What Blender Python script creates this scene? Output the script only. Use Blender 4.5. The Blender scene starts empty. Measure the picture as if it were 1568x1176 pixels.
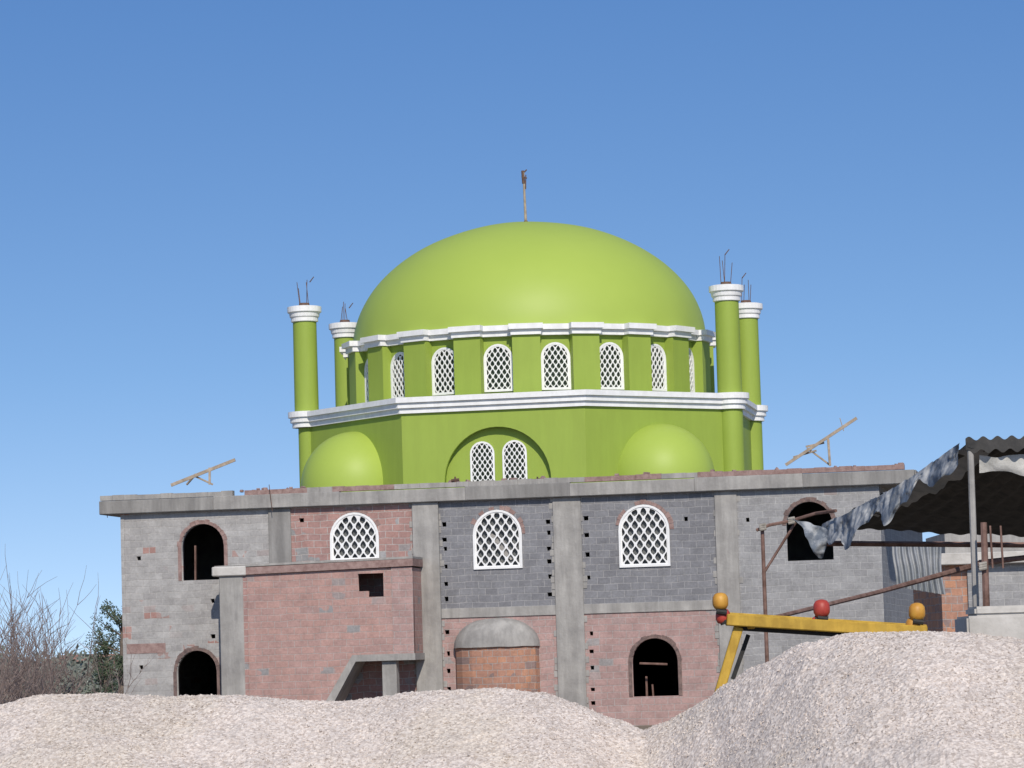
import bpy, bmesh, math, random
from mathutils import Vector, Matrix, noise
random.seed(7)
R=math.radians
sc=bpy.context.scene
# ------------------------------------------------------------ camera
FPX=5000.0; PITCH=math.atan(422/5000); ROLL=R(-1.7); CAMZ=2.1
camM=(Matrix.Rotation(R(90)+PITCH,3,'X')@Matrix.Rotation(ROLL,3,'Z'))
cd=bpy.data.cameras.new("camera"); cam=bpy.data.objects.new("camera",cd); sc.collection.objects.link(cam)
cam.matrix_world=Matrix.Translation((0,0,CAMZ))@camM.to_4x4()
cd.sensor_width=36; cd.lens=36*FPX/1568; cd.clip_start=.5; cd.clip_end=12000
sc.camera=cam
def ray(px,py): return camM@Vector(((px-784)/FPX,-(py-588)/FPX,-1))
def P(px,py,d):
    """survey: world point seen at photo (px,py) standing at distance d"""
    r=ray(px,py); s=d/r.y
    return Vector((r.x*s,d,CAMZ+r.z*s))
T=R(10.3)
ORG=Vector((0,100,0))
U=Vector((math.cos(T),-math.sin(T),0)); V=Vector((math.sin(T),math.cos(T),0))
def F(px,py,yl=0.0):
    """survey on the facade plane (mosque local x,z) at local depth yl"""
    r=ray(px,py); o=Vector((0,0,CAMZ))-ORG
    s=(yl-o.dot(V))/r.dot(V); p=o+r*s
    return p.dot(U),p.z
# ------------------------------------------------------------ materials
def base(name,rough=.8,spec=.3):
    m=bpy.data.materials.new(name); m.use_nodes=True
    nt=m.node_tree; b=nt.nodes['Principled BSDF']
    b.inputs['Roughness'].default_value=rough; b.inputs['Specular IOR Level'].default_value=spec
    return m,nt,b
def N(nt,t,**k):
    n=nt.nodes.new(t)
    for a,v in k.items(): setattr(n,a,v)
    return n
def noisetex(nt,vec,scale,detail=5,rough=.6):
    n=N(nt,'ShaderNodeTexNoise'); n.inputs['Scale'].default_value=scale; n.inputs['Detail'].default_value=detail
    n.inputs['Roughness'].default_value=rough
    if vec is not None: nt.links.new(vec,n.inputs['Vector'])
    return n.outputs['Fac']
def ramp(nt,fac,stops):
    r=N(nt,'ShaderNodeValToRGB'); e=r.color_ramp.elements
    e[0].position=stops[0][0]; e[0].color=(*stops[0][1],1)
    e[1].position=stops[-1][0]; e[1].color=(*stops[-1][1],1)
    for p,c in stops[1:-1]:
        x=e.new(p); x.color=(*c,1)
    nt.links.new(fac,r.inputs[0]); return r.outputs[0]
def mixc(nt,f,a,b,mode='MIX'):
    m=N(nt,'ShaderNodeMix',data_type='RGBA',blend_type=mode)
    for i,v in ((0,f),(6,a),(7,b)):
        if hasattr(v,'links') or hasattr(v,'is_linked'): nt.links.new(v,m.inputs[i])
        else: m.inputs[i].default_value=v if i==0 else (*v,1)
    return m.outputs[2]
def bump(nt,b,h,strength,dist):
    n=N(nt,'ShaderNodeBump'); n.inputs['Strength'].default_value=strength; n.inputs['Distance'].default_value=dist
    nt.links.new(h,n.inputs['Height']); nt.links.new(n.outputs[0],b.inputs['Normal'])
def noisy(name,c1,c2,scale=2,rough=.85,spec=.2,bs=.3,bd=.01,bscale=40,lo=.35,hi=.65,metal=0,stretch=None,streak=0):
    m,nt,b=base(name,rough,spec); tc=N(nt,'ShaderNodeTexCoord'); v=tc.outputs['Object']
    if stretch:
        mp=N(nt,'ShaderNodeMapping'); mp.inputs['Scale'].default_value=stretch; nt.links.new(v,mp.inputs[0]); v2=mp.outputs[0]
    else: v2=v
    f=noisetex(nt,v2,scale,6,.65)
    c=ramp(nt,f,[(lo,c1),(hi,c2)])
    if streak:
        mp=N(nt,'ShaderNodeMapping'); mp.inputs['Scale'].default_value=(1,1,.12); nt.links.new(v,mp.inputs[0])
        s=ramp(nt,noisetex(nt,mp.outputs[0],3.2,5,.7),[(.42,(1-streak,)*3),(.6,(1,1,1))])
        c=mixc(nt,1.0,c,s,'MULTIPLY')
    nt.links.new(c,b.inputs['Base Color']); b.inputs['Metallic'].default_value=metal
    if bs: bump(nt,b,noisetex(nt,v,bscale,4),bs,bd)
    return m
def brick(name,ca,cb,patch,plo,phi,mortar,bw=.41,rh=.205,seed=0.,dark=.8):
    m,nt,b=base(name,.92,.1); tc=N(nt,'ShaderNodeTexCoord'); s=N(nt,'ShaderNodeSeparateXYZ'); nt.links.new(tc.outputs['Object'],s.inputs[0])
    ad=N(nt,'ShaderNodeMath',operation='ADD'); nt.links.new(s.outputs[0],ad.inputs[0]); nt.links.new(s.outputs[1],ad.inputs[1])
    cx=N(nt,'ShaderNodeCombineXYZ'); nt.links.new(ad.outputs[0],cx.inputs[0]); nt.links.new(s.outputs[2],cx.inputs[1]); cx.inputs[2].default_value=seed
    v=cx.outputs[0]
    nw=N(nt,'ShaderNodeTexNoise'); nw.inputs['Scale'].default_value=1.3; nt.links.new(v,nw.inputs['Vector'])
    sub=N(nt,'ShaderNodeVectorMath',operation='SUBTRACT'); nt.links.new(nw.outputs['Color'],sub.inputs[0]); sub.inputs[1].default_value=(.5,.5,.5)
    scl=N(nt,'ShaderNodeVectorMath',operation='SCALE'); nt.links.new(sub.outputs[0],scl.inputs[0]); scl.inputs['Scale'].default_value=.11
    av=N(nt,'ShaderNodeVectorMath',operation='ADD'); nt.links.new(v,av.inputs[0]); nt.links.new(scl.outputs[0],av.inputs[1]); vw=av.outputs[0]
    sn=N(nt,'ShaderNodeVectorMath',operation='SNAP'); nt.links.new(vw,sn.inputs[0]); sn.inputs[1].default_value=(bw,rh,1)
    mp=N(nt,'ShaderNodeMapping'); mp.inputs['Scale'].default_value=(.7,1.9,1); nt.links.new(sn.outputs[0],mp.inputs[0])
    pf=noisetex(nt,mp.outputs[0],1.1,4,.75)
    pr=ramp(nt,pf,[(plo,(0,0,0)),(phi,(1,1,1))])
    c1=mixc(nt,pr,ca,patch); c2=mixc(nt,pr,cb,tuple(x*.85 for x in patch))
    bt=N(nt,'ShaderNodeTexBrick'); nt.links.new(vw,bt.inputs['Vector'])
    nt.links.new(c1,bt.inputs['Color1']); nt.links.new(c2,bt.inputs['Color2']); bt.inputs['Mortar'].default_value=(*mortar,1)
    bt.inputs['Scale'].default_value=1; bt.inputs['Mortar Size'].default_value=.012; bt.inputs['Mortar Smooth'].default_value=.4
    bt.inputs['Brick Width'].default_value=bw; bt.inputs['Row Height'].default_value=rh
    st=ramp(nt,noisetex(nt,v,2.3,6,.7),[(.3,(dark,)*3),(.7,(1.15,)*3)])
    sp=ramp(nt,noisetex(nt,v,14,4,.7),[(.3,(.84,)*3),(.7,(1.12,)*3)])
    c=mixc(nt,1.0,bt.outputs['Color'],st,'MULTIPLY'); c=mixc(nt,1.0,c,sp,'MULTIPLY')
    sm_=ramp(nt,noisetex(nt,v,5.5,6,.75),[(.58,(0,0,0)),(.72,(.45,.45,.45))])
    c=mixc(nt,sm_,c,mortar)
    nt.links.new(c,b.inputs['Base Color'])
    inv=N(nt,'ShaderNodeMath',operation='SUBTRACT'); inv.inputs[0].default_value=1; nt.links.new(bt.outputs['Fac'],inv.inputs[1])
    bump(nt,b,inv.outputs[0],.6,.015)
    return m
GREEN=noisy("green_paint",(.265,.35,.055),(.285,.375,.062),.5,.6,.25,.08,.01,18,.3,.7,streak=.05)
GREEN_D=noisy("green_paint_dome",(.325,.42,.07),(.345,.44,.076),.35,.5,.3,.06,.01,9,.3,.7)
WHITE=noisy("white_paint",(.72,.71,.69),(.82,.81,.79),3,.6,.3,.1,.005,30,streak=.06)
CONC=noisy("concrete",(.28,.265,.25),(.41,.39,.36),1.6,.9,.15,.5,.02,12,.3,.7,streak=.2)
CONC_D=noisy("concrete_dark",(.20,.19,.18),(.32,.305,.285),1.8,.9,.15,.5,.02,12,.3,.7,stretch=(1,1,.25),streak=.2)
CONC_L=noisy("concrete_light",(.41,.385,.35),(.55,.52,.48),2,.9,.15,.5,.02,12)
B_LGREY=brick("block_light_grey",(.385,.37,.355),(.315,.30,.29),(.37,.22,.19),.60,.64,(.41,.39,.365),seed=3)
B_MIX=brick("block_red_grey",(.38,.225,.195),(.33,.205,.185),(.31,.30,.295),.55,.59,(.43,.39,.36),seed=1)
B_DGREY=brick("block_dark_grey",(.23,.228,.238),(.19,.188,.198),(.34,.245,.22),.68,.72,(.33,.32,.315),seed=5)
B_GREY=brick("block_grey",(.325,.318,.315),(.275,.268,.268),(.35,.26,.23),.68,.74,(.40,.39,.375),seed=8)
B_PINK=brick("block_pink",(.41,.27,.245),(.355,.24,.22),(.33,.305,.295),.58,.64,(.40,.345,.32),seed=11)
B_ANNEX=brick("block_annex",(.42,.26,.225),(.37,.24,.215),(.30,.285,.28),.60,.64,(.40,.33,.30),seed=15)
B_ORANGE=brick("brick_orange",(.47,.24,.15),(.36,.20,.15),(.28,.20,.18),.53,.60,(.36,.31,.28),bw=.30,rh=.2,seed=2)
REDTRIM=noisy("red_block_trim",(.22,.14,.125),(.34,.24,.215),5,.95,.1,.5,.02,20)
DARKTRIM=noisy("dark_render",(.11,.08,.075),(.23,.16,.14),6,.95,.1)
STEEL=noisy("rebar_rust",(.08,.05,.04),(.16,.09,.06),9,.8,.3,0)
WOOD=noisy("timber",(.27,.21,.15),(.43,.35,.27),5,.9,.1,.2,.01,30)
WOODR=noisy("timber_reddish",(.12,.07,.055),(.24,.15,.125),5,.9,.1,.2,.01,30)
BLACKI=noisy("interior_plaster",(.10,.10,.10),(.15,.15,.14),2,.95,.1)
FILM=noisy("window_film",(.085,.09,.09),(.15,.155,.15),1.5,.5,.4,.2,.01,5)  # added sheet behind the lattices; its grey stands in for interior shade
BACKING_G=noisy("window_film_drum",(.06,.085,.05),(.12,.15,.10),1.5,.5,.4,.2,.01,5)  # added drum and recess backing: blocks sky beyond, holes read as shade
# ------------------------------------------------------------ builders
def link(me,name,parent=None,mat=None,smooth=False):
    ob=bpy.data.objects.new(name,me); sc.collection.objects.link(ob)
    if mat is not None and len(me.materials)==0: me.materials.append(mat)
    if parent: ob.parent=parent
    if smooth:
        for p in me.polygons: p.use_smooth=True
    return ob
def empty(name,loc=(0,0,0),rz=0):
    e=bpy.data.objects.new(name,None); e.location=loc; e.rotation_euler=(0,0,rz); sc.collection.objects.link(e); return e
def mesh(name,vs,fs,parent,mat,smooth=False,merge=False):
    me=bpy.data.meshes.new(name); me.from_pydata([tuple(v) for v in vs],[],fs)
    bm=bmesh.new(); bm.from_mesh(me); bmesh.ops.recalc_face_normals(bm,faces=bm.faces); bm.to_mesh(me); bm.free()
    return link(me,name,parent,mat,smooth)
def boxm(lo,hi):
    x0,y0,z0=lo;x1,y1,z1=hi
    return ([(x0,y0,z0),(x1,y0,z0),(x1,y1,z0),(x0,y1,z0),(x0,y0,z1),(x1,y0,z1),(x1,y1,z1),(x0,y1,z1)],
            [(0,3,2,1),(4,5,6,7),(0,1,5,4),(1,2,6,5),(2,3,7,6),(3,0,4,7)])
def box(name,lo,hi,parent,mat,bev=0):
    v,f=boxm(lo,hi); ob=mesh(name,v,f,parent,mat)
    if bev:
        bm=bmesh.new(); bm.from_mesh(ob.data); bmesh.ops.bevel(bm,geom=bm.edges[:],offset=bev,segments=1,affect='EDGES'); bm.to_mesh(ob.data); bm.free()
    return ob
class Acc:
    def __init__(s): s.v=[]; s.f=[]
    def add(s,v,f,M=None):
        o=len(s.v); s.v+= [tuple(M@Vector(p)) if M else tuple(p) for p in v]; s.f+=[tuple(i+o for i in q) for q in f]
    def tube(s,a,b,r0,r1=None,n=6):
        a=Vector(a);b=Vector(b); r1=r0 if r1 is None else r1
        d=(b-a); 
        if d.length<1e-6: return
        d.normalize(); x=d.orthogonal().normalized(); y=d.cross(x)
        vs=[];
        for c,r in ((a,r0),(b,r1)):
            for i in range(n):
                t=2*math.pi*i/n; vs.append(c+x*math.cos(t)*r+y*math.sin(t)*r)
        fs=[(i,(i+1)%n,n+(i+1)%n,n+i) for i in range(n)]+[tuple(range(n))[::-1],tuple(range(n,2*n))]
        s.add(vs,fs)
    def beam(s,a,b,w,h):
        a=Vector(a);b=Vector(b); d=(b-a).normalized(); up=Vector((0,0,1)) if abs(d.z)<.95 else Vector((0,1,0))
        x=d.cross(up).normalized()*w/2; y=x.cross(d).normalized()*h/2
        vs=[a-x-y,a+x-y,a+x+y,a-x+y,b-x-y,b+x-y,b+x+y,b-x+y]
        s.add(vs,[(0,3,2,1),(4,5,6,7),(0,1,5,4),(1,2,6,5),(2,3,7,6),(3,0,4,7)])
    def obj(s,name,parent,mat,smooth=False): return mesh(name,s.v,s.f,parent,mat,smooth)
def panelmesh(outer,holes,thick,fn):
    cu=bpy.data.curves.new("tmp",'CURVE'); cu.dimensions='2D'; cu.fill_mode='BOTH'; cu.extrude=thick/2
    for poly in [outer]+holes:
        sp=cu.splines.new('POLY'); sp.points.add(len(poly)-1); sp.use_cyclic_u=True
        for i,p in enumerate(poly): sp.points[i].co=(p[0],p[1],0,1)
    ob=bpy.data.objects.new("tmp",cu); sc.collection.objects.link(ob)
    dg=bpy.context.evaluated_depsgraph_get(); dg.update()
    me=bpy.data.meshes.new_from_object(ob.evaluated_get(dg))
    bpy.data.objects.remove(ob); bpy.data.curves.remove(cu)
    for v in me.vertices: v.co=fn(v.co.x,v.co.y,v.co.z+thick/2)
    bm=bmesh.new(); bm.from_mesh(me); bmesh.ops.remove_doubles(bm,verts=bm.verts,dist=1e-5); bmesh.ops.recalc_face_normals(bm,faces=bm.faces); bm.to_mesh(me); bm.free()
    me.materials.clear(); return me
def panel(name,outer,holes,thick,fn,parent,mat):
    return link(panelmesh(outer,holes,thick,fn),name,parent,mat)
def arch(cx,z0,w,h,n=14,peak=1.0):
    r=w/2; zc=z0+h-r*peak
    pts=[(cx-r,z0),(cx+r,z0)]
    for i in range(n+1):
        t=math.pi*i/n; pts.append((cx+r*math.cos(t),zc+r*peak*math.sin(t)))
    return pts
def rect(x0,z0,x1,z1): return [(x0,z0),(x1,z0),(x1,z1),(x0,z1)]
def clip(poly,cl):
    out=poly
    for i in range(len(cl)):
        a=cl[i]; b=cl[(i+1)%len(cl)]
        if abs(a[0]-b[0])+abs(a[1]-b[1])<1e-7: continue
        ins=lambda p:(b[0]-a[0])*(p[1]-a[1])-(b[1]-a[1])*(p[0]-a[0])>=0
        new=[]
        for j in range(len(out)):
            p=out[j]; q=out[(j+1)%len(out)]
            if ins(p): new.append(p)
            if ins(p)!=ins(q):
                d1=(b[0]-a[0])*(p[1]-a[1])-(b[1]-a[1])*(p[0]-a[0]); d2=(b[0]-a[0])*(q[1]-a[1])-(b[1]-a[1])*(q[0]-a[0])
                t=d1/(d1-d2); new.append((p[0]+(q[0]-p[0])*t,p[1]+(q[1]-p[1])*t))
        out=new
        if len(out)<3: return []
    return out
def area(p): return abs(sum(p[i][0]*p[(i+1)%len(p)][1]-p[(i+1)%len(p)][0]*p[i][1] for i in range(len(p)))/2)
def lattice(w,h,cols,fr,thick=.06):
    outer=arch(0,0,w,h); inner=arch(0,fr,w-2*fr,h-2*fr)
    cw=(w-2*fr)/cols; ch=cw*1.45; holes=[]
    j=0; z=fr
    while z<h+ch:
        off=0 if j%2==0 else cw/2
        for i in range(-cols-1,cols+2):
            cx=i*cw+off; a=cw*.355; b=ch*.36
            pol=[(cx+a,z-b*.1),(cx+a*.72,z+b*.42),(cx,z+b),(cx-a*.72,z+b*.42),(cx-a,z-b*.1),(cx-a*.8,z-b*.55),(cx,z-b),(cx+a*.8,z-b*.55)]
            c=clip(pol,inner)
            if len(c)>2 and area(c)>.15*a*b*2: holes.append(c)
        z+=ch/2; j+=1
    return panelmesh(outer,holes,thick,lambda x,y,d:Vector((x,d,y)))
def ringm(n,apo_o,apo_i,z0,z1,rot=0):
    c=1/math.cos(math.pi/n); vs=[];fs=[]
    for k in range(n):
        a=-math.pi/2+rot+(k+.5)*2*math.pi/n
        for r,z in ((apo_o,z0),(apo_o,z1),(apo_i,z1),(apo_i,z0)): vs.append((r*c*math.cos(a),r*c*math.sin(a),z))
    for k in range(n):
        a=k*4;b=((k+1)%n)*4
        for i in range(4): fs.append((a+i,b+i,b+(i+1)%4,a+(i+1)%4))
    return vs,fs
def lathe(prof,n=48,c=(0,0,0)):
    vs=[];fs=[]
    for r,z in prof:
        for i in range(n):
            t=2*math.pi*i/n; vs.append((c[0]+r*math.cos(t),c[1]+r*math.sin(t),c[2]+z))
    for j in range(len(prof)-1):
        for i in range(n): fs.append((j*n+i,j*n+(i+1)%n,(j+1)*n+(i+1)%n,(j+1)*n+i))
    return vs,fs
# ============================================================ MOSQUE
mosque=empty("domed_mosque",ORG,-T)
fn0=lambda x,y,d:Vector((x,d,y))
def fx(px,py,yl=0): return F(px,py,yl)[0]
def fz(px,py,yl=0): return F(px,py,yl)[1]
ZS=7.0; ZT=7.42; ZB0,ZB1=3.42,3.72
xL=fx(187,870); xR=fx(1350,850)
colx=[(fx(412,820),fx(446,820)),(fx(634,860),fx(674,860)),(fx(849,860),fx(892,860)),(fx(1097,850),fx(1131,850))]
WT=.28
def op(pxl,pxr,pyt,pyb,yl=0):
    x0=fx(pxl,(pyt+pyb)/2,yl);x1=fx(pxr,(pyt+pyb)/2,yl); m=(pxl+pxr)/2
    z0=fz(m,pyb,yl); z1=fz(m,pyt,yl); return (x0+x1)/2,z0,x1-x0,z1-z0
wA=op(278,343,802,888); wB=op(508,578,787,857); wC=op(727,797,783,869); wD=op(950,1023,775,866); wE=op(1204,1275,768,858)
lA=op(271,332,996,1072); lD=op(968,1038,977,1066)
def putlogs(x,zs,s=.065): return [rect(x-s+random.uniform(-.03,.03),z-s*random.uniform(.8,1.2),x+s,z+s) for z in zs]
rz=lambda a,b,n:[a+(b-a)*(i+.5)/n+random.uniform(-.12,.12) for i in range(n)]
panel("wall_left_bay",rect(xL,-.5,colx[0][0],ZS),[arch(*wA),arch(*lA)]+putlogs(xL+.55,[5.6,2.2])+putlogs(xL+2.9,[4.2,3.1]),WT,fn0,mosque,B_LGREY)
panel("wall_bay_2",rect(colx[0][1],-.5,colx[1][0],ZS),[arch(*wB)]+putlogs(colx[0][1]+.35,[6.6]),WT,fn0,mosque,B_MIX)
panel("wall_bay_3_upper",rect(colx[1][1],ZB1,colx[2][0],ZS),[arch(*wC)]+putlogs(colx[1][1]+.16,rz(3.9,6.6,6))+putlogs(colx[2][0]-.16,rz(3.9,6.6,6)),WT,fn0,mosque,B_DGREY)
panel("wall_bay_4_upper",rect(colx[2][1],ZB1,colx[3][0],ZS),[arch(*wD)]+putlogs(colx[2][1]+.16,rz(4.2,6.7,4))+putlogs(colx[3][0]-.9,[6.2]),WT,fn0,mosque,B_DGREY)
panel("wall_bay_5",rect(colx[3][1],-.5,xR,ZS),[arch(*wE)]+putlogs(colx[3][1]+.3,[6.1]),WT,fn0,mosque,B_GREY)
panel("wall_bay_3_lower",rect(colx[1][1],-.5,colx[2][0],ZB0),putlogs(colx[1][1]+.16,rz(.4,3.2,5)),WT,fn0,mosque,B_PINK)
panel("wall_bay_4_lower",rect(colx[2][1],-.5,colx[3][0],ZB0),[arch(*lD)]+putlogs(colx[2][1]+.2,rz(.4,3.2,5),.055),WT,fn0,mosque,B_PINK)
for i,(a,b) in enumerate(colx):
    box("column_%d"%i,(a,-.06 if i!=1 else -.12,-.5 if i else fz(430,868)),(b,WT+.01,ZS),mosque,CONC if i else CONC_D,.012)
box("column_0_lower",(colx[0][0],-.01,-.5),(colx[0][1],WT,fz(430,869)),mosque,B_MIX)
box("column_left_corner",(xL-.02,-.015,-.5),(xL+.1,WT,ZS),mosque,B_LGREY)
for i in (1,2):
    box("floor_beam_%d"%i,(colx[i][1],-.045,ZB0),(colx[i+1][0],WT+.01,ZB1),mosque,CONC,.01)
# cement that squeezed out between blocks and columns (ragged toothed joints)
tj=Acc()
for i,(a,b) in enumerate(colx):
    if i==0: continue
    z=0.1
    while z<6.9:
        for x,s in ((a,-1),(b,1)):
            if random.random()<.5 and not (ZB0-.15<z<ZB1+.1):
                w=random.uniform(.04,.13); tj.add(*boxm((min(x,x+s*w),-.014-random.random()*.008,z),(max(x,x+s*w),.02,z+.185)))
        z+=.205
tj.obj("toothed_joints",mosque,CONC)
box("course_red",(xL+.1,-.012,fz(240,1000)),(lA[0]-lA[2]/2-.35,.0,fz(240,985)),mosque,REDTRIM)
BD=22.0
box("side_wall_left",(xL-.02,WT,-.5),(xL+.26,BD,ZS),mosque,B_LGREY)
box("side_wall_right",(xR-.28,WT,-.5),(xR,BD,ZS),mosque,B_GREY)
box("back_wall",(xL+.26,BD-.28,-.5),(xR-.28,BD,ZS),mosque,B_GREY)
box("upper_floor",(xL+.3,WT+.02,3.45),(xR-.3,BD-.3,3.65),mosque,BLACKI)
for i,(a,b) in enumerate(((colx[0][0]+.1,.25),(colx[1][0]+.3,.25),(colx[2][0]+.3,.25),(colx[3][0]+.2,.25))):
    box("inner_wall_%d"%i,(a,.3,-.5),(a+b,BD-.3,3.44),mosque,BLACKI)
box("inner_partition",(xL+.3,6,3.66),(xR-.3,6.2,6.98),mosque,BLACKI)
sl=fx(152,768,-.22); sr=fx(1400,728,-.22)
box("roof_slab",(sl,-.22,ZS),(sr,BD+.3,7.30),mosque,CONC,.0)
x=sl;k=0
while x<sr-.05:
    L=random.uniform(2.8,4.6); x1=min(sr,x+L)
    if sr-x1<1: x1=sr
    dz=random.uniform(-.015,.02); dy=random.uniform(-.01,.01)
    box("edge_beam_%d"%k,(x,-.25+dy,7.012),(x1,.1,ZT+dz),mosque,CONC if k%3 else CONC_D,.012)
    x=x1; k+=1
box("edge_beam_left",(sl-.03,.1,7.012),(sl+.3,BD+.25,ZT),mosque,CONC)
box("edge_beam_right",(sr-.3,.1,7.012),(sr+.03,BD+.25,ZT),mosque,CONC)
red=Acc(); gry=Acc()
x=sl+.02
redz=[(fx(368,742),fx(470,742)),(fx(510,742),fx(585,742)),(fx(895,730),fx(1010,728)),(fx(1060,725),sr)]
while x<sr-.3:
    w=random.uniform(.36,.44); h=random.uniform(.125,.15); jy=random.uniform(-.012,.012)
    inr=any(a<x<b for a,b in redz)
    if random.random()<.985:
        (red if inr else gry).add(*boxm((x,-.2+jy,ZT+.015),(x+w-.004,.05+jy,ZT+.03+h)))
    x+=w
red.obj("parapet_red_blocks",mosque,REDTRIM); gry.obj("parapet_grey_blocks",mosque,CONC)
rb=Acc()
for i in range(26):
    x=random.choice([random.uniform(fx(360,740),fx(470,740)),random.uniform(fx(900,730),sr),random.uniform(fx(680,740),fx(850,740))]); s=random.uniform(.025,.06)
    M=Matrix.Translation((x,random.uniform(-.1,.6),ZT+.17+s*.3))@Matrix.Rotation(random.random()*3,4,'Z')@Matrix.Rotation(random.random(),4,'X')
    rb.add(*boxm((-s*1.6,-s,-s),(s*1.6,s,s)),M)
rb.obj("roof_rubble",mosque,REDTRIM)
for nm,w in (("B",wB),("C",wC),("D",wD)):
    me=lattice(w[2]+.02,w[3]+.01,5,.06,.07); o=link(me,"lattice_window_"+nm,mosque,WHITE); o.location=(w[0],-.03,w[1])
    out=arch(w[0],w[1]-.04,w[2]+.10,w[3]+.09); 
    panel("window_frame_"+nm,out,[arch(w[0],w[1]+.03,w[2]-.04,w[3]-.05)],.05,lambda x,y,d:Vector((x,d-.055,y)),mosque,WHITE)
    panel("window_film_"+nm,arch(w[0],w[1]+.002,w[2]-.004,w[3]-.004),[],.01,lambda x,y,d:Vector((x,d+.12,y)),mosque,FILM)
# cement sack scrap caught behind/in the middle window grille
bd=Acc(); n_=8
a=F(746,822,-.08); b=F(790,858,-.08); vs=[];
for j in range(n_+1):
    for i in range(n_+1):
        u=i/n_; v=j/n_; x=a[0]+(b[0]-a[0])*(u*.55+v*.45)+.06*noise.noise(Vector((u*3,v*3,1))); z=a[1]+(b[1]-a[1])*v+(.18-.28*u*(1-.4*v))*1.0+.08*noise.noise(Vector((u*4,v*4,7)))
        vs.append((x,.055+.012*noise.noise(Vector((u*5,v*5,3))),z))
bd.add(vs,[(j*(n_+1)+i,j*(n_+1)+i+1,(j+1)*(n_+1)+i+1,(j+1)*(n_+1)+i) for i in range(n_) for j in range(n_)])
bd.obj("sack_scrap",mosque,CONC)
for nm,w in (("A",wA),("E",wE),("lA",lA),("lD",lD),("B",wB),("C",wC),("D",wD)):
    ac=Acc(); r=w[2]/2; zc=w[1]+w[3]-r; n=15
    rr=r+(.06 if nm in("B","C","D") else 0)
    for i in range(n):
        if nm in ("B","C","D") and random.random()<.45: continue
        t0=math.pi*(i+.03)/n;t1=math.pi*(i+.97)/n; dd=random.uniform(.09,.15)
        q=[(w[0]+q_*math.cos(t),zc+q_*math.sin(t)) for q_,t in ((rr,t0),(rr+dd,t0),(rr+dd,t1),(rr,t1))]
        jy=random.uniform(-.022,-.012)
        vs=[(p[0],jy,p[1]) for p in q]+[(p[0],.1,p[1]) for p in q]
        ac.add(vs,[(0,1,2,3),(4,7,6,5),(0,4,5,1),(1,5,6,2),(2,6,7,3),(3,7,4,0)])
    ac.obj("arch_bricks_"+nm,mosque,REDTRIM if nm in("A","B","C","D") else DARKTRIM)
for nm,w in (("lD",lD),("lA",lA),("A",wA)):
    for s in (-1,1):
        x=w[0]+s*(w[2]/2+.06); box("jamb_%s_%d"%(nm,s),(x-.055,-.02,w[1]),(x+.055,.05,w[1]+w[3]-w[2]/2),mosque,DARKTRIM if nm!="A" else REDTRIM)
db=Acc()
db.tube((lD[0]-.5,.25,lD[1]+1.0),(lD[0]+.35,.25,lD[1]+.95),.035)
db.beam((lD[0]-.2,.9,lD[1]-.1),(lD[0]-.22,.9,lD[1]+.35),.05,.05); db.beam((lD[0]-.4,.9,lD[1]-.1),(lD[0]-.4,.9,lD[1]+.6),.06,.06)
db.beam((wA[0]-.42,.6,wA[1]),(wA[0]-.40,.6,wA[1]+1.1),.04,.12)
db.obj("props_in_openings",mosque,WOODR)
mx,_=F(762,1020); rM=1.30
zt=fz(762,990,-.6)
ap=Acc(); n=9
outer=[(mx+rM*math.cos(math.pi+math.pi*i/n), rM*.62*math.sin(math.pi+math.pi*i/n)) for i in range(n+1)]
vs=[(x,y-.002,-.5) for x,y in outer]+[(x,y-.002,zt) for x,y in outer]
ap.add(vs,[(i,i+1,n+2+i,n+1+i) for i in range(n)]); ap.obj("mihrab_brick",mosque,B_ORANGE)
m_=8;vs=[];fs=[]
for j in range(m_+1):
    ph=math.pi/2*j/m_
    for i in range(25):
        t=math.pi+math.pi*i/24; rr=(rM+.04)*math.cos(ph)**.8 if j<m_ else 0
        vs.append((mx+rr*math.cos(t),rr*.66*math.sin(t)-.003,zt-.01+.88*math.sin(ph)+.02*noise.noise(Vector((t*3,ph*3,0)))))
for j in range(m_):
    for i in range(24): fs.append((j*25+i,j*25+i+1,(j+1)*25+i+1,(j+1)*25+i))
mesh("mihrab_half_dome",vs,fs,mosque,CONC,True)
# --- annex
YA=-1.5
def A(px,py): return F(px,py,YA)
tl=A(372,880); tr=A(630,864); 
zst=A(590,1012)[1]
ann=[A(372,1150),A(482,1078)[0:2],A(545,1012),(tr[0],zst),(tr[0],A(630,868)[1]),tl]
ann[0]=(tl[0],-.5); ann[1]=(A(470,1078)[0],-.5)
hx0=A(548,890)[0];hx1=A(587,890)[0]; hz0=A(566,914)[1]; hz1=A(566,878)[1]
notch=[(hx0+.3,hz0),(hx1,hz0),(hx1,hz1),(hx0,hz1),(hx0,hz0+.18),(hx0+.3,hz0+.18)]
panel("annex_wall",[(ann[0]),(ann[1]),ann[2],ann[3],ann[4],ann[5]],[notch],.25,lambda x,y,d:Vector((x,YA+d,y)),mosque,B_ANNEX)
cl=A(336,900)[0]
box("annex_column",(cl,YA-.04,-.5),(tl[0],YA+.3,tl[1]-.02),mosque,CONC,.02)
box("annex_dark_strip",(tl[0],YA-.02,-.5),(tl[0]+.12,YA-.001,tl[1]-.1),mosque,B_MIX)
box("annex_side_left",(cl+.02,YA+.3,-.5),(cl+.25,-.02,tl[1]-.02),mosque,CONC)
box("annex_side_right",(tr[0]-.25,YA+.25,zst),(tr[0],-.14,ann[4][1]-.02),mosque,B_ANNEX)
box("annex_column_right",(A(600,900)[0],YA-.03,zst+.02),(tr[0]+.02,YA-.002,ann[4][1]),mosque,B_PINK)
v=[];
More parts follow.
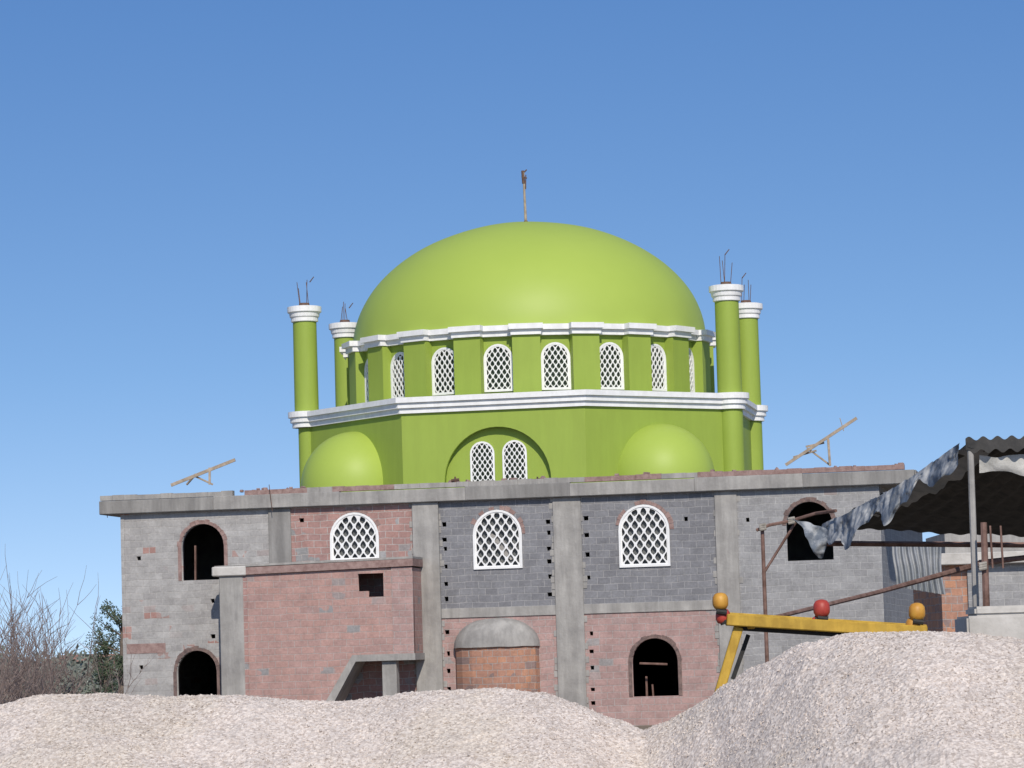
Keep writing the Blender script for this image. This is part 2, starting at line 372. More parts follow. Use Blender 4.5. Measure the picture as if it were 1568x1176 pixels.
for (x,z) in ((cl-.12,tl[1]-.02),(tr[0]+.06,ann[4][1]+.03)):
    for y in (YA-.1,-.02):
        v+= [(x,y,z),(x,y,z+.22)]
mesh("annex_roof",v,[(0,1,3,2),(4,6,7,5),(0,4,5,1),(2,3,7,6),(1,5,7,3),(0,2,6,4)],mosque,REDTRIM)
v2=[(x,y,z+(.225 if k%2==0 else .29)) for k,(x,y,z) in enumerate([(p[0],p[1],(tl[1] if p[0]<0 and abs(p[0]-(cl-.12))<.01 else ann[4][1]+.03)) for p in v])]
mesh("annex_roof_screed",v2,[(0,1,3,2),(4,6,7,5),(0,4,5,1),(2,3,7,6),(1,5,7,3),(0,2,6,4)],mosque,CONC)
box("annex_roof_end",(cl-.2,YA-.14,tl[1]-.03),(tl[0]+.12,YA+.5,tl[1]+.26),mosque,CONC_L,.03)
st=Acc(); e1=A(545,1012); e2=A(470,1078); 
st.add([(e2[0]-.02,YA-.05,-.52),(e1[0],YA-.05,e1[1]-.02),(tr[0]+.05,YA-.05,e1[1]-.02),(tr[0]+.05,YA-.05,e1[1]+.18),(e1[0]-.1,YA-.05,e1[1]+.18),(e2[0]-.35,YA-.05,-.52)]+
       [(e2[0]-.02,-.15,-.52),(e1[0],-.15,e1[1]-.02),(tr[0]+.05,-.15,e1[1]-.02),(tr[0]+.05,-.15,e1[1]+.18),(e1[0]-.1,-.15,e1[1]+.18),(e2[0]-.35,-.15,-.52)],
       [(0,1,2,3,4,5),(11,10,9,8,7,6)]+[(i,(i+1)%6,6+(i+1)%6,6+i) for i in range(6)])
st.obj("stair_slab",mosque,CONC)
pa=A(584,1030)[0];pb=A(606,1030)[0]
box("stair_post",(pa,YA+.1,-.5),(pb,YA+.5,e1[1]-.03),mosque,CONC,.01)
# ---- domed superstructure
C0=P(813,600,112.0)-ORG; CX,CY=C0.dot(U),C0.dot(V)
sup=empty("dome_tower"); sup.parent=mosque; sup.location=(CX,CY,0)
AP=7.85*math.cos(math.pi/8)
def oct_fn(k,n,apo):
    a=-math.pi/2+k*2*math.pi/n; nx,ny=math.cos(a),math.sin(a); tx,ty=-ny,nx
    return lambda x,y,d:Vector((nx*(apo-d)+tx*x,ny*(apo-d)+ty*x,y))
hw=AP*math.tan(math.pi/8)
for k in range(8):
    fn=oct_fn(k,8,AP); out=rect(-hw+.001,7.2,hw-.001,10.2); holes=[]
    if k==0: holes=[arch(.10,7.45,3.5,2.14,24)]
    panel("octagon_wall_%d"%k,out,holes,.3,fn,sup,GREEN)
    if k==0:
        ws=[(.10-.53,7.8,.80,1.35),(.10+.53,7.8,.80,1.35)]
        panel("recess_wall",rect(-1.9,7.3,2.1,9.9),[arch(*w) for w in ws],.15,lambda x,y,d:fn(x,y,d+.302),sup,GREEN)
        lm=lattice(.80,1.35,4,.06,.06)
        for i,w in enumerate(ws):
            o=link(lm,"recess_lattice_%d"%i,sup,WHITE); o.location=(w[0],-AP+.25,w[1])
            panel("recess_film_%d"%i,arch(w[0],w[1]+.002,w[2]-.004,w[3]-.004),[],.01,lambda x,y,d:fn(x,y,d+.40),sup,BACKING_G)
    if k in (1,7):
        rs,zs=(1.76,7.85) if k==1 else (1.80,7.98)
        vs,fs=lathe([(rs,-.7),(rs,0)]+[(rs*math.cos(t*math.pi/32),rs*math.sin(t*math.pi/32)) for t in range(1,16)]+[(.01,rs)],56)
        a=-math.pi/2+k*math.pi/4; 
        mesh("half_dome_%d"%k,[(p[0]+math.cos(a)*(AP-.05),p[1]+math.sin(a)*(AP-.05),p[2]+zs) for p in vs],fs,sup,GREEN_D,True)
for i,(o_,z0,z1) in enumerate(((.10,10.13,10.30),(.19,10.30,10.47),(.28,10.47,10.64))):
    v,f=ringm(8,AP+o_,AP-.6,z0,z1); mesh("octagon_cornice_%d"%i,v,f,sup,WHITE)
v,f=ringm(8,AP+.05,.1,10.45,10.60); mesh("octagon_roof",v,f,sup,GREEN)
n=20; AD=5.95; hs=AD*math.tan(math.pi/n)
ZD0,ZD1=10.6,12.62
dm=panelmesh(rect(-hs+.001,ZD0,hs-.001,ZD1),[arch(0,10.86,.86,1.47)],.2,lambda x,y,d:Vector((x,-AD+d,y)))
lm=lattice(.88,1.49,4,.05,.06)
fm=panelmesh(arch(0,-.03,.97,1.56),[arch(0,.03,.84,1.44)],.04,lambda x,y,d:Vector((x,d,y)))
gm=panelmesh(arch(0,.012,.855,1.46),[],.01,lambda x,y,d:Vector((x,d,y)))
pil=Acc(); c1=Acc(); c2=Acc()
for k in range(n):
    ang=k*2*math.pi/n
    o=link(dm,"drum_wall_%d"%k,sup,GREEN); o.rotation_euler=(0,0,ang)
    for me_,nm,dy,z,mt in ((lm,"drum_lattice",-.04,10.85,WHITE),(fm,"drum_window_frame",-.05,10.85,WHITE),(gm,"drum_window_film",.11,10.852,BACKING_G)):
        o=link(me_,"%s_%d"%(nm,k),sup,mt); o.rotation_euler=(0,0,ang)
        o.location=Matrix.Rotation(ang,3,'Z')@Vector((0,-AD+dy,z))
    M=Matrix.Rotation(ang+math.pi/n,4,'Z')
    pil.add(*boxm((-.46,-6.30,10.6),(.46,-5.75,12.615)),M)
    c1.add(*boxm((-.50,-6.40,12.62),(.50,-5.9,12.80)),M)
    c2.add(*boxm((-.56,-6.52,12.80),(.56,-5.9,12.975)),M)
pil.obj("drum_pilasters",sup,GREEN); c1.obj("drum_cornice_step_low",sup,WHITE); c2.obj("drum_cornice_step_high",sup,WHITE)
v,f=ringm(20,AD+.18,AD-.4,12.615,12.79); mesh("drum_cornice_low",v,f,sup,WHITE)
v,f=ringm(20,AD+.30,AD-.4,12.79,12.965); mesh("drum_cornice_high",v,f,sup,WHITE)
RD=6.08;HD=4.25
prof=[(RD*math.cos(t*math.pi/96),12.85+HD*math.sin(t*math.pi/96)) for t in range(0,48)]+[(.02,12.85+HD)]
vs,fs=lathe(prof,96)
vs=[Vector(p) for p in vs]
vs=[p+Vector((p.x,p.y,(p.z-12.8))).normalized()*(.04*noise.noise(p*.4)) for p in vs]
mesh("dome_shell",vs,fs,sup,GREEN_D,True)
pl=Acc(); pl.tube((0,0,17.0),(-.03,0,18.9),.05,.035,8); pl.obj("finial_pole",sup,WOOD)
pl=Acc(); pl.tube((0,0,17.05),(0,0,17.2),.12,.06,8); pl.tube((-.03,0,18.5),(-.06,0,18.95),.06,.05,7); pl.tube((.03,0,18.3),(.05,0,18.8),.02)
pl.beam((-.1,0,18.75),(.08,0,18.68),.05,.05); pl.tube((0,0,18.9),(.09,0,18.98),.03,.02)
pl.obj("finial_top",sup,STEEL)
rbars={0:(.7,1.0),1:(.6,.9),2:(.8,1.15),3:(.7,1.0)}
for i,deg in enumerate((-67.5,-112.5,67.5,112.5)):
    a=-math.pi/2+R(deg); cx,cy=7.80*math.cos(a),7.80*math.sin(a)
    rbse=.3 if i<2 else .41
    v,f=lathe([(rbse,7.2),(rbse,10.12)],28,(cx,cy,0)); 
    mesh("minaret_base_%d"%i,v,f,sup,GREEN,True)
    v,f=lathe([(.41,10.6),(.405,12),(.40,13.75)],28,(cx,cy,0)); mesh("minaret_shaft_%d"%i,v,f,sup,GREEN,True)
    v,f=lathe([(.40,10.13),(.50,10.13),(.50,10.30),(.57,10.302),(.57,10.47),(.64,10.472),(.64,10.66),(.38,10.662)],28,(cx,cy,0)); mesh("minaret_ring_%d"%i,v,f,sup,WHITE)
    v,f=lathe([(.40,13.72),(.46,13.74),(.46,13.86),(.50,13.90),(.52,14.02),(.58,14.06),(.58,14.24),(.50,14.26),(.01,14.27)],28,(cx,cy,0)); mesh("minaret_cap_%d"%i,v,f,sup,WHITE)
    rbm=Acc()
    for j in range(4):
        t=j*1.3+i; x0=cx+.16*math.cos(t);y0=cy+.16*math.sin(t); h=random.uniform(*rbars[i])
        rbm.tube((x0,y0,14.2),(x0+random.uniform(-.1,.1),y0,14.2+h),.012,.012,5)
        if j==0: rbm.tube((x0+.05,y0,14.2+h+.0),(x0+.2,y0,14.2+h+.18),.02,.015,5)
    rbm.tube((cx,cy,14.25),(cx,cy,14.38),.2,.17,10)
    rbm.obj("rebar_%d"%i,sup,STEEL)
br=Acc()
for px in (697,823):
    x,z=F(px,734,.1); br.tube((x-.12,.1,z-.03),(x+.12,.12,z-.01),.045); br.tube((x,.1,z-.1),(x,.1,z+.08),.03)
x0,z0=F(412,742,-.3); x1,z1=F(417,783,-.3); br.tube((x0,-.3,z0),(x1,-.3,z1),.012)
x0,z0=F(163,782,-.1); br.tube((x0,-.1,z0),(x0+.03,-.1,z0-.22),.012)
br.obj("roof_brackets",mosque,STEEL)
def W(px,py,yl):
    x,z=F(px,py,yl); return ORG+U*x+V*yl+Vector((0,0,z))
tr_=Acc()
tr_.beam(W(262,743,1),W(360,704,1),.06,.1); tr_.beam(W(321,716,1),W(321,742,1),.07,.07); tr_.beam(W(296,728,1),W(326,742,1.3),.05,.05)
tr_.beam(W(300,726,1.3),W(286,742,1.6),.05,.05)
tr_.obj("timber_trestle",None,WOOD)
tr2=Acc()
tr2.beam(W(1203,712,1),W(1312,640,1),.07,.09); tr2.beam(W(1268,672,1),W(1271,713,1),.07,.07); tr2.beam(W(1236,686,1),W(1272,713,1.2),.05,.05)
tr2.beam(W(1234,684,1),W(1262,678,1.1),.05,.06); tr2.beam(W(1215,700,1.2),W(1250,690,1),.05,.05)
tr2.tube(W(1286,640,1),W(1292,660,1),.012)
tr2.obj("timber_trestle",None,WOOD)
# ============================================================ right side: outbuilding
ob_=empty("brick_outbuilding")
p0=P(1440,866,84);p1=P(1480,866,84);p2=P(1900,866,84)
box("orange_wall",(p0.x,84,0),(p1.x,90,p0.z),ob_,B_ORANGE)
box("grey_wall",(p1.x,83.9,0),(p2.x,90,p0.z-.002),ob_,B_GREY)
box("roof_slab",(p0.x-.3,83.6,p0.z),(p2.x,90.4,p0.z+.3),ob_,CONC_L,.02)
box("upper_wall",(p0.x+.4,86,p0.z+.3),(p2.x,90,p0.z+.9),ob_,CONC)
sb=Acc(); a=P(1482,985,42);b=P(1660,938,42)
sb.add(*boxm((a.x,42,0),(b.x,43.2,b.z))); sb.add(*boxm((a.x+.12,42.1,b.z),(b.x,43,b.z+.12)))
o=sb.obj("concrete_footing",None,CONC_L)
bm=bmesh.new(); bm.from_mesh(o.data); bmesh.ops.bevel(bm,geom=bm.edges[:],offset=.03,segments=2,affect='EDGES'); bm.to_mesh(o.data); bm.free()
# ============================================================ canopy
can=empty("tarpaulin_shelter")
TARP=noisy("tarp_fabric",(.15,.17,.20),(.50,.49,.47),2.0,.75,.3,.5,.03,8,.42,.62)
TARPW=noisy("white_tarp",(.42,.41,.38),(.64,.62,.58),3,.8,.2,.5,.03,8)
TARPD=noisy("rag_cloth",(.13,.15,.18),(.36,.37,.38),3,.8,.2,.5,.03,8,.46,.6)
ROPE=noisy("rope",(.22,.20,.17),(.36,.33,.29),9,.9,.1,0)
TARPB=noisy("grey_blue_sheet",(.20,.22,.24),(.36,.37,.39),2,.7,.3,.4,.02,8)
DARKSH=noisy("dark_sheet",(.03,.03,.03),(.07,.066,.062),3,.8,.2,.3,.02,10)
CA=P(1478,684,50);CB=P(1262,812,58);CC=P(2000,838,58);CD=P(2000,668,50)
def sheet(name,fn,nu,nv,mat,parent=can):
    vs=[fn(i/nu,j/nv) for j in range(nv+1) for i in range(nu+1)]
    fs=[(j*(nu+1)+i,j*(nu+1)+i+1,(j+1)*(nu+1)+i+1,(j+1)*(nu+1)+i) for j in range(nv) for i in range(nu)]
    return mesh(name,vs,fs,parent,mat,True)
def nz(p,s=1,seed=0): return noise.noise(Vector((p.x*s+seed,p.y*s,p.z*s)))
def roof(u,v):
    p=CA.lerp(CD,u).lerp(CB.lerp(CC,u),v); p.z+=.035*math.sin(u*150)*(1-.6*v)+.08*nz(p,.8); return p
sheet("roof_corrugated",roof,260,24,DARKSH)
def fascia(u,v):
    p=CA.lerp(CD,u); p.y-=.05; p.z+= .12-.2*v+.03*math.sin(u*150+v); return p
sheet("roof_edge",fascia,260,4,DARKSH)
def drape(u,v):
    p=CA.lerp(CB,u); sag=-.10*math.sin(u*math.pi)
    h=.10-(.34+.18*u+.12*math.sin(u*19)+.07*math.sin(u*43+1))*v
    q=Vector((p.x-.12*v-.05,p.y-.1+.10*math.sin(u*31+v*3)+.05*math.sin(u*70+v*5),p.z+sag+h))
    f=.14*nz(q,1.6)+.08*nz(q,4.5,3)+.03*nz(q,11,3)
    return q+Vector((f*.6,f,f*.5))
sheet("draped_tarp",drape,160,26,TARP)
def drape2(u,v):
    p=CA.lerp(CB,u*.8); q=Vector((p.x+.5*v,p.y,p.z+.06-.12*v-.1*math.sin(u*math.pi)))
    f=.1*nz(q,2.5); return q+Vector((0,f,f))
sheet("tarp_over_roof",drape2,60,10,TARPB)
W0=P(1500,698,50.1);W1=P(2000,700,50.1)
def wt(u,v):
    p=W0.lerp(W1,u); q=p+Vector((0,0,-(.26-.06*math.sin(u*29))*v)); f=.06*nz(q,4); return q+Vector((0,f+.1*v,f))
sheet("white_tarp_strip",wt,80,6,TARPW)
R0=P(1203,794,57.5);R1=P(1270,806,57.5)
def rag(u,v):
    p=R0.lerp(R1,u); q=p+Vector((.35*v*(1-u),0,-(.12+.5*math.sin(u*2.6+.2)**2)*v-.05*u)); f=.16*nz(q,2.4,5)+.06*nz(q,7,2); return q+Vector((f*.6,f*1.6,f*.4))
sheet("hanging_rag",rag,60,36,TARPD)
S0=P(1366,836,60);S1=P(1440,836,60)
def scr(u,v):
    p=S0.lerp(S1,u); q=p+Vector((.06*v,.05*math.sin(u*50),-(.75+.15*u)*v)); q.x+=.05*nz(q,2); return q
sheet("corrugated_screen",scr,70,6,TARPB)
po=Acc()
a=P(1486,690,50); po.tube(Vector((P(1493,940,50).x,50,0)),a,.055,.05,8)
po.obj("post_front",can,CONC)
po=Acc()
a=P(1506,800,49.6); po.tube(Vector((P(1508,940,49.6).x,49.6,0)),a,.07,.05,7); 
a=P(1167,806,58); po.tube(Vector((P(1172,942,58).x,58,0)),a,.04,.035,7)
pts=[(1158,812,58),(1178,804,58),(1210,798,58),(1250,786,57.6),(1280,782,57)]
for q,r in zip(pts,pts[1:]): po.tube(P(*q),P(*r),.03,.03,6)
po.tube(P(1168,880,58),P(1218,800,57.8),.025,.025,6)
po.tube(P(1176,948,44),P(1340,908,48),.03,.035,7); po.tube(P(1340,908,48),P(1500,864,52),.035,.05,7); po.tube(P(1500,862,52),P(1640,846,54),.05,.04,7)
po.tube(P(1255,832,58.2),P(2000,838,58.2),.05,.05,6)
for px in (1516,1532): po.tube(P(px,805,50.5),P(px+4,870,50.5),.018,.018,5)
po.obj("poles",can,WOODR)
kn=Acc()
for p in ((1505,868,49.5),(1168,808,57.9),(1212,798,57.7)):
    c=P(*p)
    for j in range(3): kn.tube(c+Vector((-.06,0,(j-1)*.035)),c+Vector((.06,0,(j-1)*.035+.02)),.03,.03,8)
kn.obj("rope_lashings",can,ROPE)
for i,px in enumerate((1700,1990)):
    t=Acc(); x=P(px,800,50.2).x; t.tube((x,50.2,0),(x,50.2,P(px,690,50.2).z),.06); x=P(px,800,57.9).x; t.tube((x,57.9,0),(x,57.9,P(px,825,57.9).z),.06); t.obj("post_rear_%d"%i,can,WOODR)
# ============================================================ yellow machine
mc=empty("yellow_screening_machine")
YEL=noisy("yellow_paint",(.42,.25,.03),(.58,.36,.05),5,.6,.3,.15,.005,30,streak=.25)
ORA=noisy("orange_paint",(.50,.22,.03),(.60,.32,.05),6,.5,.4,.1,.005,30,streak=.2)
REDP=noisy("red_paint",(.38,.04,.03),(.50,.07,.045),6,.5,.4,.1,.005,30,streak=.2)
BLK=noisy("black_rubber",(.015,.015,.015),(.035,.033,.03),6,.7,.3)
D=41
m=Acc(); m.beam(P(1112,949,D),P(1418,968,D),.30,.145); m.beam(P(1112,946,D+1.3),P(1418,965,D+1.3),.2,.14)
a=P(1131,960,D); b=P(1100,1065,D); m.beam(a,Vector((b.x,D,b.z)),.12,.12); 
for px in (1150,1300,1400): m.beam(P(px,957,D),P(px,957,D+1.3),.1,.1)
m.beam(P(1415,970,D),P(1440,1080,D),.12,.12)
o=m.obj("frame",mc,YEL)
bm=bmesh.new(); bm.from_mesh(o.data); bmesh.ops.bevel(bm,geom=bm.edges[:],offset=.012,segments=1,affect='EDGES'); bm.to_mesh(o.data); bm.free()
m=Acc(); m.beam(P(1128,962,D+.2),P(1300,973,D+.2),.3,.05); m.beam(P(1146,972,D+.3),P(1122,1040,D+.3),.1,.05); m.obj("rubber_skirt",mc,BLK)  # black strips below the beam and behind the leg
def knob(px,py,r,mat,nm,d=D-.05):
    c=P(px,py,d); k=r*d/FPX
    v,f=lathe([(k*.25,-k*1.15),(k*.75,-k*1.0),(k*1.0,-k*.55),(k*1.03,0),(k*.96,k*.5),(k*.7,k*.88),(k*.3,k*1.03),(.002,k*1.06)],20,tuple(c)); mesh(nm,v,f,mc,mat,True)
knob(1103,920,12,ORA,"knob_a_top"); knob(1107,943,11,REDP,"knob_a_low",D); knob(1258,931,12.5,REDP,"knob_b_top"); knob(1252,954,10,REDP,"knob_b_low",D)
knob(1404,936,12.5,ORA,"knob_c_top"); knob(1398,957,11,ORA,"knob_c_low",D)
m=Acc()
for (x1,y1,x2,y2) in ((1103,930,1112,955),(1258,940,1245,965),(1404,945,1395,965)):
    m.tube(P(x1,y1,D-.02),P(x2,y2,D-.02),.06,.07,8); m.tube(P(x1-6,y1+6,D-.1),P(x1+10,y1+8,D-.1),.035,.035,8)
m.obj("brackets",mc,BLK)
# ============================================================ gravel
crest=[(-500,1100),(-200,1088),(0,1079),(60,1066),(150,1062),(270,1069),(380,1068),(470,1072),(560,1071),(640,1062),(700,1058),(760,1055),(830,1062),(880,1077),(950,1104),(985,1118),(1020,1108),(1080,1074),(1110,1048),(1160,1021),(1230,985),(1300,971),(1400,967),(1480,974),(1568,983),(1800,1000),(2100,1040)]
def sm(t): t=max(0,min(1,t)); return t*t*(3-2*t)
def ycf(x): return 34-3.0*sm((x-.6)/3.2)
tab=[]
for px,py in crest:
    y=34
    for _ in range(4): p=P(px,py,y); y=ycf(p.x)
    tab.append((p.x,p.z))
def zc(x):
    if x<=tab[0][0]: return tab[0][1]
    for (a,b),(c,d) in zip(tab,tab[1:]):
        if x<=c:
            t=(x-a)/(c-a); return b+(d-b)*(t*.6+sm(t)*.4)
    return tab[-1][1]
cache={}
def gz(x,y):
    k=round(x,3)
    if k not in cache: cache[k]=(zc(x),ycf(x))
    z0,yc=cache[k]; dy=y-yc
    s=.46 if dy<0 else .6
    z=z0-s*(math.sqrt(dy*dy+.12)-.346)
    v=Vector((x,y,0))
    g=min(1,.35+abs(dy))
    z+=(.10*noise.noise(v*.8)+.04*noise.noise(v*2.3))*g+.014*noise.noise(v*7)
    return max(z,-.03)
GX0,GX1=tab[0][0],tab[-1][0]
xs=[];x=GX0
while x<GX1:
    xs.append(x); x+=.022 if -6<x<6 else .08
yr=[]
y=-5.0
while y<5.2:
    yr.append(y); y+=.022 if -2.8<y<.5 else .12
vs=[]
for x in xs:
    yc=ycf(x)
    for dy in yr:
        y=yc+dy; z=gz(x,y)
        j=random.uniform(-.006,.006)+ (random.random()**7)*.014
        vs.append((x+random.uniform(-.006,.006),y+random.uniform(-.006,.006),z+j))
ny=len(yr); fs=[(i*ny+j,(i+1)*ny+j,(i+1)*ny+j+1,i*ny+j+1) for i in range(len(xs)-1) for j in range(ny-1)]
GR=bpy.data.materials.new("gravel"); GR.use_nodes=True; nt=GR.node_tree; b=nt.nodes['Principled BSDF']; b.inputs['Roughness'].default_value=.95; b.inputs['Specular IOR Level'].default_value=.1
tc=N(nt,'ShaderNodeTexCoord'); v=tc.outputs['Object']
vo=N(nt,'ShaderNodeTexVoronoi'); vo.inputs['Scale'].default_value=42; nt.links.new(v,vo.inputs['Vector'])
sx=N(nt,'ShaderNodeSeparateColor'); nt.links.new(vo.outputs['Color'],sx.inputs[0])
c1=ramp(nt,sx.outputs[0],[(0,(.43,.365,.32)),(.5,(.585,.51,.455)),(1,(.70,.625,.565))])
c2=ramp(nt,noisetex(nt,v,1.1,6,.65),[(.35,(.88,.88,.88)),(.65,(1.07,1.06,1.05))])
c3=mixc(nt,1.0,c1,c2,'MULTIPLY')
sand=ramp(nt,noisetex(nt,v,.55,4,.6),[(.5,(0,0,0)),(.62,(1,1,1))])
c4=mixc(nt,sand,c3,mixc(nt,1.0,c3,(.90,.90,.87),'MULTIPLY'))
nt.links.new(c4,b.inputs['Base Color'])
bump(nt,b,vo.outputs['Distance'],.4,.015)
gp=mesh("gravel_pile",vs,fs,None,GR)
V_=[];F_=[]
octf=[(0,2,4),(2,1,4),(1,3,4),(3,0,4),(2,0,5),(1,2,5),(3,1,5),(0,3,5)]
for i in range(14000):
    x=random.uniform(-6,6); dy=-2.8*random.random()+.35; y=ycf(x)+dy
    if noise.noise(Vector((x*.9,y*.9,4)))<-.1 and random.random()<.7: continue
    z=gz(x,y); s=random.uniform(.006,.015)
    if random.random()<.03: s*=2
    M=Matrix.Rotation(random.random()*6,3,'Z')@Matrix.Rotation(random.random()*3,3,'X')
    o=len(V_)
    for a in ((1,0,0),(-1,0,0),(0,1,0),(0,-1,0),(0,0,.8),(0,0,-.8)):
        q=M@Vector((a[0]*s*random.uniform(.8,1.3),a[1]*s,a[2]*s)); V_.append((x+q.x,y+q.y,z+q.z+.004))
    F_+=[tuple(k+o for k in t) for t in octf]
me=bpy.data.meshes.new("loose_stones"); me.from_pydata(V_,[],F_)
link(me,"loose_stones",gp,GR)
# ============================================================ ground, field, hills
GM=noisy("soil",(.16,.13,.10),(.26,.22,.17),.3,.95,.1,.4,.05,3)
me=bpy.data.meshes.new("ground")
me.from_pydata([(-5000,-300,0),(5000,-300,0),(5000,9000,0),(-5000,9000,0)],[],[(0,1,2,3)]); link(me,"ground",None,GM)
FM=noisy("field_grass",(.16,.20,.08),(.25,.27,.13),.02,.95,.1,0)
me=bpy.data.meshes.new("green_field"); me.from_pydata([(-160,330,.08),(60,330,.08),(90,900,.08),(-260,900,.08)],[],[(0,1,2,3)]); link(me,"green_field",None,FM)
HM=noisy("hazy_hill",(.24,.28,.32),(.30,.34,.38),.004,1,0,0)  # distance haze is put into this bluish colour
def hills(name,d,h,mat,s,seed):
    vs=[];fs=[];n=240
    for i in range(n+1):
        x=-d*.9+1.8*d*i/n; z=h*(.55+.6*noise.noise(Vector((x*s+seed,0,0)))+.25*noise.noise(Vector((x*s*4+seed,3,0))))
        vs+=[(x,d-h*4,0),(x,d,max(1,z)),(x,d+h*5,0)]
    for i in range(n): 
        for k in (0,1): fs.append((i*3+k,i*3+3+k,i*3+4+k,i*3+1+k))
    mesh(name,vs,fs,None,mat,True)
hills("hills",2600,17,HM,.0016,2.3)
HW=noisy("far_wall",(.5,.48,.45),(.62,.6,.57),.4,.9,.1,0); HR=noisy("far_roof",(.26,.13,.10),(.34,.19,.15),.4,.9,.1,0)
for px,w,d in ((132,7,420),(108,9,520),(20,8,600)):
    e=empty("distant_house"); c=P(px,1030,d); x=c.x
    box("walls",(x-w/2,d,0),(x+w/2,d+6,2.9),e,HW)
    mesh("roof",[(x-w/2-.3,d-.3,2.85),(x+w/2+.3,d-.3,2.85),(x+w/2+.3,d+6.3,2.85),(x-w/2-.3,d+6.3,2.85),(x-w/2-.3,d+3,4.4),(x+w/2+.3,d+3,4.4)],[(0,1,5,4),(2,3,4,5),(0,4,3),(1,2,5),(0,3,2,1)],e,HR)
    for k in (-1,1): box("window_%d"%k,(x+k*w*.25-.5,d-.03,1),(x+k*w*.25+.5,d+.02,2.1),e,BLK)
LEAF=noisy("leaf_dark",(.035,.055,.035),(.09,.115,.065),1.2,.8,.2,0)
LEAF2=noisy("leaf_far",(.13,.145,.125),(.19,.205,.17),.2,.9,.1,0)
BARK=noisy("bark",(.10,.08,.065),(.19,.15,.12),5,.95,.1,0)
TWIG=noisy("twig",(.20,.15,.13),(.31,.24,.21),5,.95,.1,0)
def leaves(clumps,n,s):
    V=[];Fc=[]
    for _ in range(n):
        c,r=random.choice(clumps); d=Vector((random.gauss(0,1),random.gauss(0,1),random.gauss(0,1))).normalized()*r*random.random()**.45
        p=c+d; a=Vector((random.gauss(0,1),random.gauss(0,1),random.gauss(0,1))).normalized()*s*random.uniform(.6,1.3); b_=a.orthogonal().normalized()*s*.5
        o=len(V); V+=[p-a,p+b_,p+a,p-b_]; Fc.append((o,o+1,o+2,o+3))
    me=bpy.data.meshes.new("leaves"); me.from_pydata([tuple(v) for v in V],[],Fc); return me
def tree(px,pyb,d,h,w,nl,name="evergreen_tree"):
    x=P(px,1000,d).x; e=empty(name,(0,0,0)); t=Acc(); b0=Vector((x,d,0)); cl=[]
    top=b0+Vector((.1,0,h*.8)); t.tube(b0,b0+Vector((.05,0,h*.4)),.16,.11,8); t.tube(b0+Vector((.05,0,h*.4)),top,.11,.03,7)
    for i in range(22):
        z=h*(.28+.66*i/22); a=random.random()*6.28; L=w*random.uniform(.35,1.1)*(1-.5*abs((z/h)-.5))
        s=b0+Vector((.05,0,z*.85)); q=b0+Vector((math.cos(a)*L,math.sin(a)*L,z)); t.tube(s,q,.045,.015,5)
        cl.append((q,random.uniform(.22,.45))); cl.append((s.lerp(q,.6),random.uniform(.18,.32)))
    t.obj("trunk_and_limbs",e,BARK); link(leaves(cl,nl,.055),"leaves",e,LEAF)
tree(184,1050,140,5.6,1.2,4200)
tree(160,1050,150,4.4,.85,2800)
def shrub(px,d,h,n,spread):
    x=P(px,1030,d).x; t=Acc()
    def grow(p,dr,L,r,k):
        q=p
        for s in range(3):
            dr=(dr+Vector((random.gauss(0,.12),random.gauss(0,.12),random.gauss(0.02,.08)))).normalized(); q2=q+dr*L/3
            t.tube(q,q2,r*(1-s*.2),r*(.8-s*.2),3); q=q2
            if k>0:
                for _ in range(random.choice((1,2,2))):
                    nd=(dr+Vector((random.gauss(0,.5),random.gauss(0,.5),random.gauss(.1,.3)))).normalized(); grow(q,nd,L*random.uniform(.4,.65),r*.6,k-1)
    for i in range(n):
        a=random.random()*6.28; r=random.random()*spread
        grow(Vector((x+math.cos(a)*r,d+math.sin(a)*r,0)),Vector((random.gauss(0,.25),random.gauss(0,.25),1)).normalized(),h*random.uniform(.55,.85),.019,2)
    t.obj("bare_shrub",None,TWIG)
shrub(30,72,3.4,12,.5); shrub(-15,70,3.4,10,.6); shrub(80,76,3.1,10,.6); shrub(10,90,3.0,14,1.2); shrub(125,95,2.3,9,.8); shrub(55,84,2.9,14,.8)
cl=[]
for i in range(190):
    d=random.uniform(280,450); x=P(random.uniform(-200,260),1030,d).x; hh=random.uniform(.8,3.2)
    cl.append((Vector((x,d,hh*.6)),hh))
link(leaves(cl,20000,.35),"distant_trees",None,LEAF2)
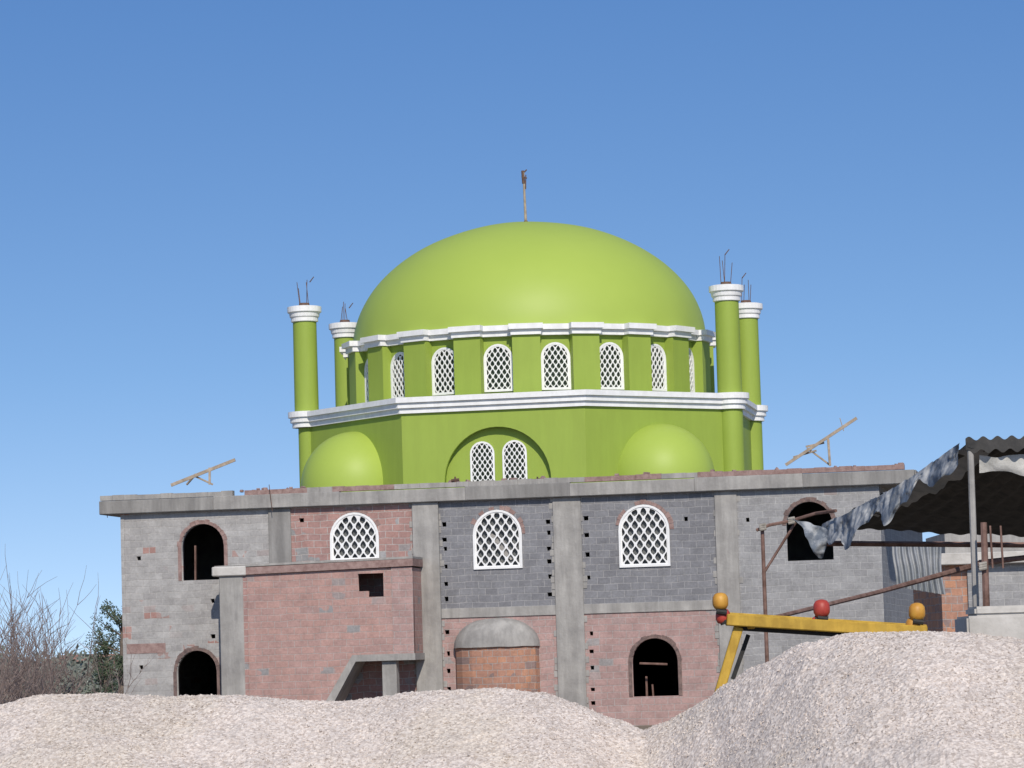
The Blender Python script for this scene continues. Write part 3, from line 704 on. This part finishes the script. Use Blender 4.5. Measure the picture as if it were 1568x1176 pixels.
# ============================================================ light
AZ=R(7); EL=R(37)
to=Vector((math.sin(AZ)*math.cos(EL),-math.cos(AZ)*math.cos(EL),math.sin(EL)))
sd=bpy.data.lights.new("sun",'SUN'); sd.energy=3.9; sd.angle=R(.5); sd.color=(1,.935,.84)
so=bpy.data.objects.new("sun",sd); sc.collection.objects.link(so); so.rotation_euler=(-to).to_track_quat('-Z','Y').to_euler(); so.location=to*50
w=bpy.data.worlds.new("World"); sc.world=w; w.use_nodes=True; nt=w.node_tree
bg=nt.nodes['Background']; sk=N(nt,'ShaderNodeTexSky'); sk.sky_type='NISHITA'; sk.sun_disc=False; sk.sun_elevation=EL; sk.sun_rotation=math.pi-AZ
sk.air_density=1.0; sk.dust_density=.3; sk.ozone_density=2.5
tc=N(nt,'ShaderNodeTexCoord'); s=N(nt,'ShaderNodeSeparateXYZ'); nt.links.new(tc.outputs['Generated'],s.inputs[0])
ma=N(nt,'ShaderNodeMath',operation='MULTIPLY_ADD'); nt.links.new(s.outputs[2],ma.inputs[0]); ma.inputs[1].default_value=2.3; ma.inputs[2].default_value=.17
cb=N(nt,'ShaderNodeCombineXYZ'); nt.links.new(s.outputs[0],cb.inputs[0]); nt.links.new(s.outputs[1],cb.inputs[1]); nt.links.new(ma.outputs[0],cb.inputs[2])
nm=N(nt,'ShaderNodeVectorMath',operation='NORMALIZE'); nt.links.new(cb.outputs[0],nm.inputs[0]); nt.links.new(nm.outputs[0],sk.inputs['Vector'])
# horizon haze: paler low down, clear blue above, neutral towards the zenith
tr3=ramp(nt,s.outputs[2],[(0,(1.0,.86,.76)),(.09,(.74,.83,.86)),(.2,(.60,.80,.97)),(.6,(.75,.78,.82))])
tint=mixc(nt,1.0,sk.outputs[0],tr3,'MULTIPLY')
sc2=N(nt,'ShaderNodeVectorMath',operation='SCALE'); nt.links.new(tint,sc2.inputs[0]); sc2.inputs['Scale'].default_value=1.28
nt.links.new(sc2.outputs[0],bg.inputs[0]); bg.inputs[1].default_value=.15
sc.view_settings.view_transform='Standard'; sc.view_settings.look='None'; sc.view_settings.exposure=0
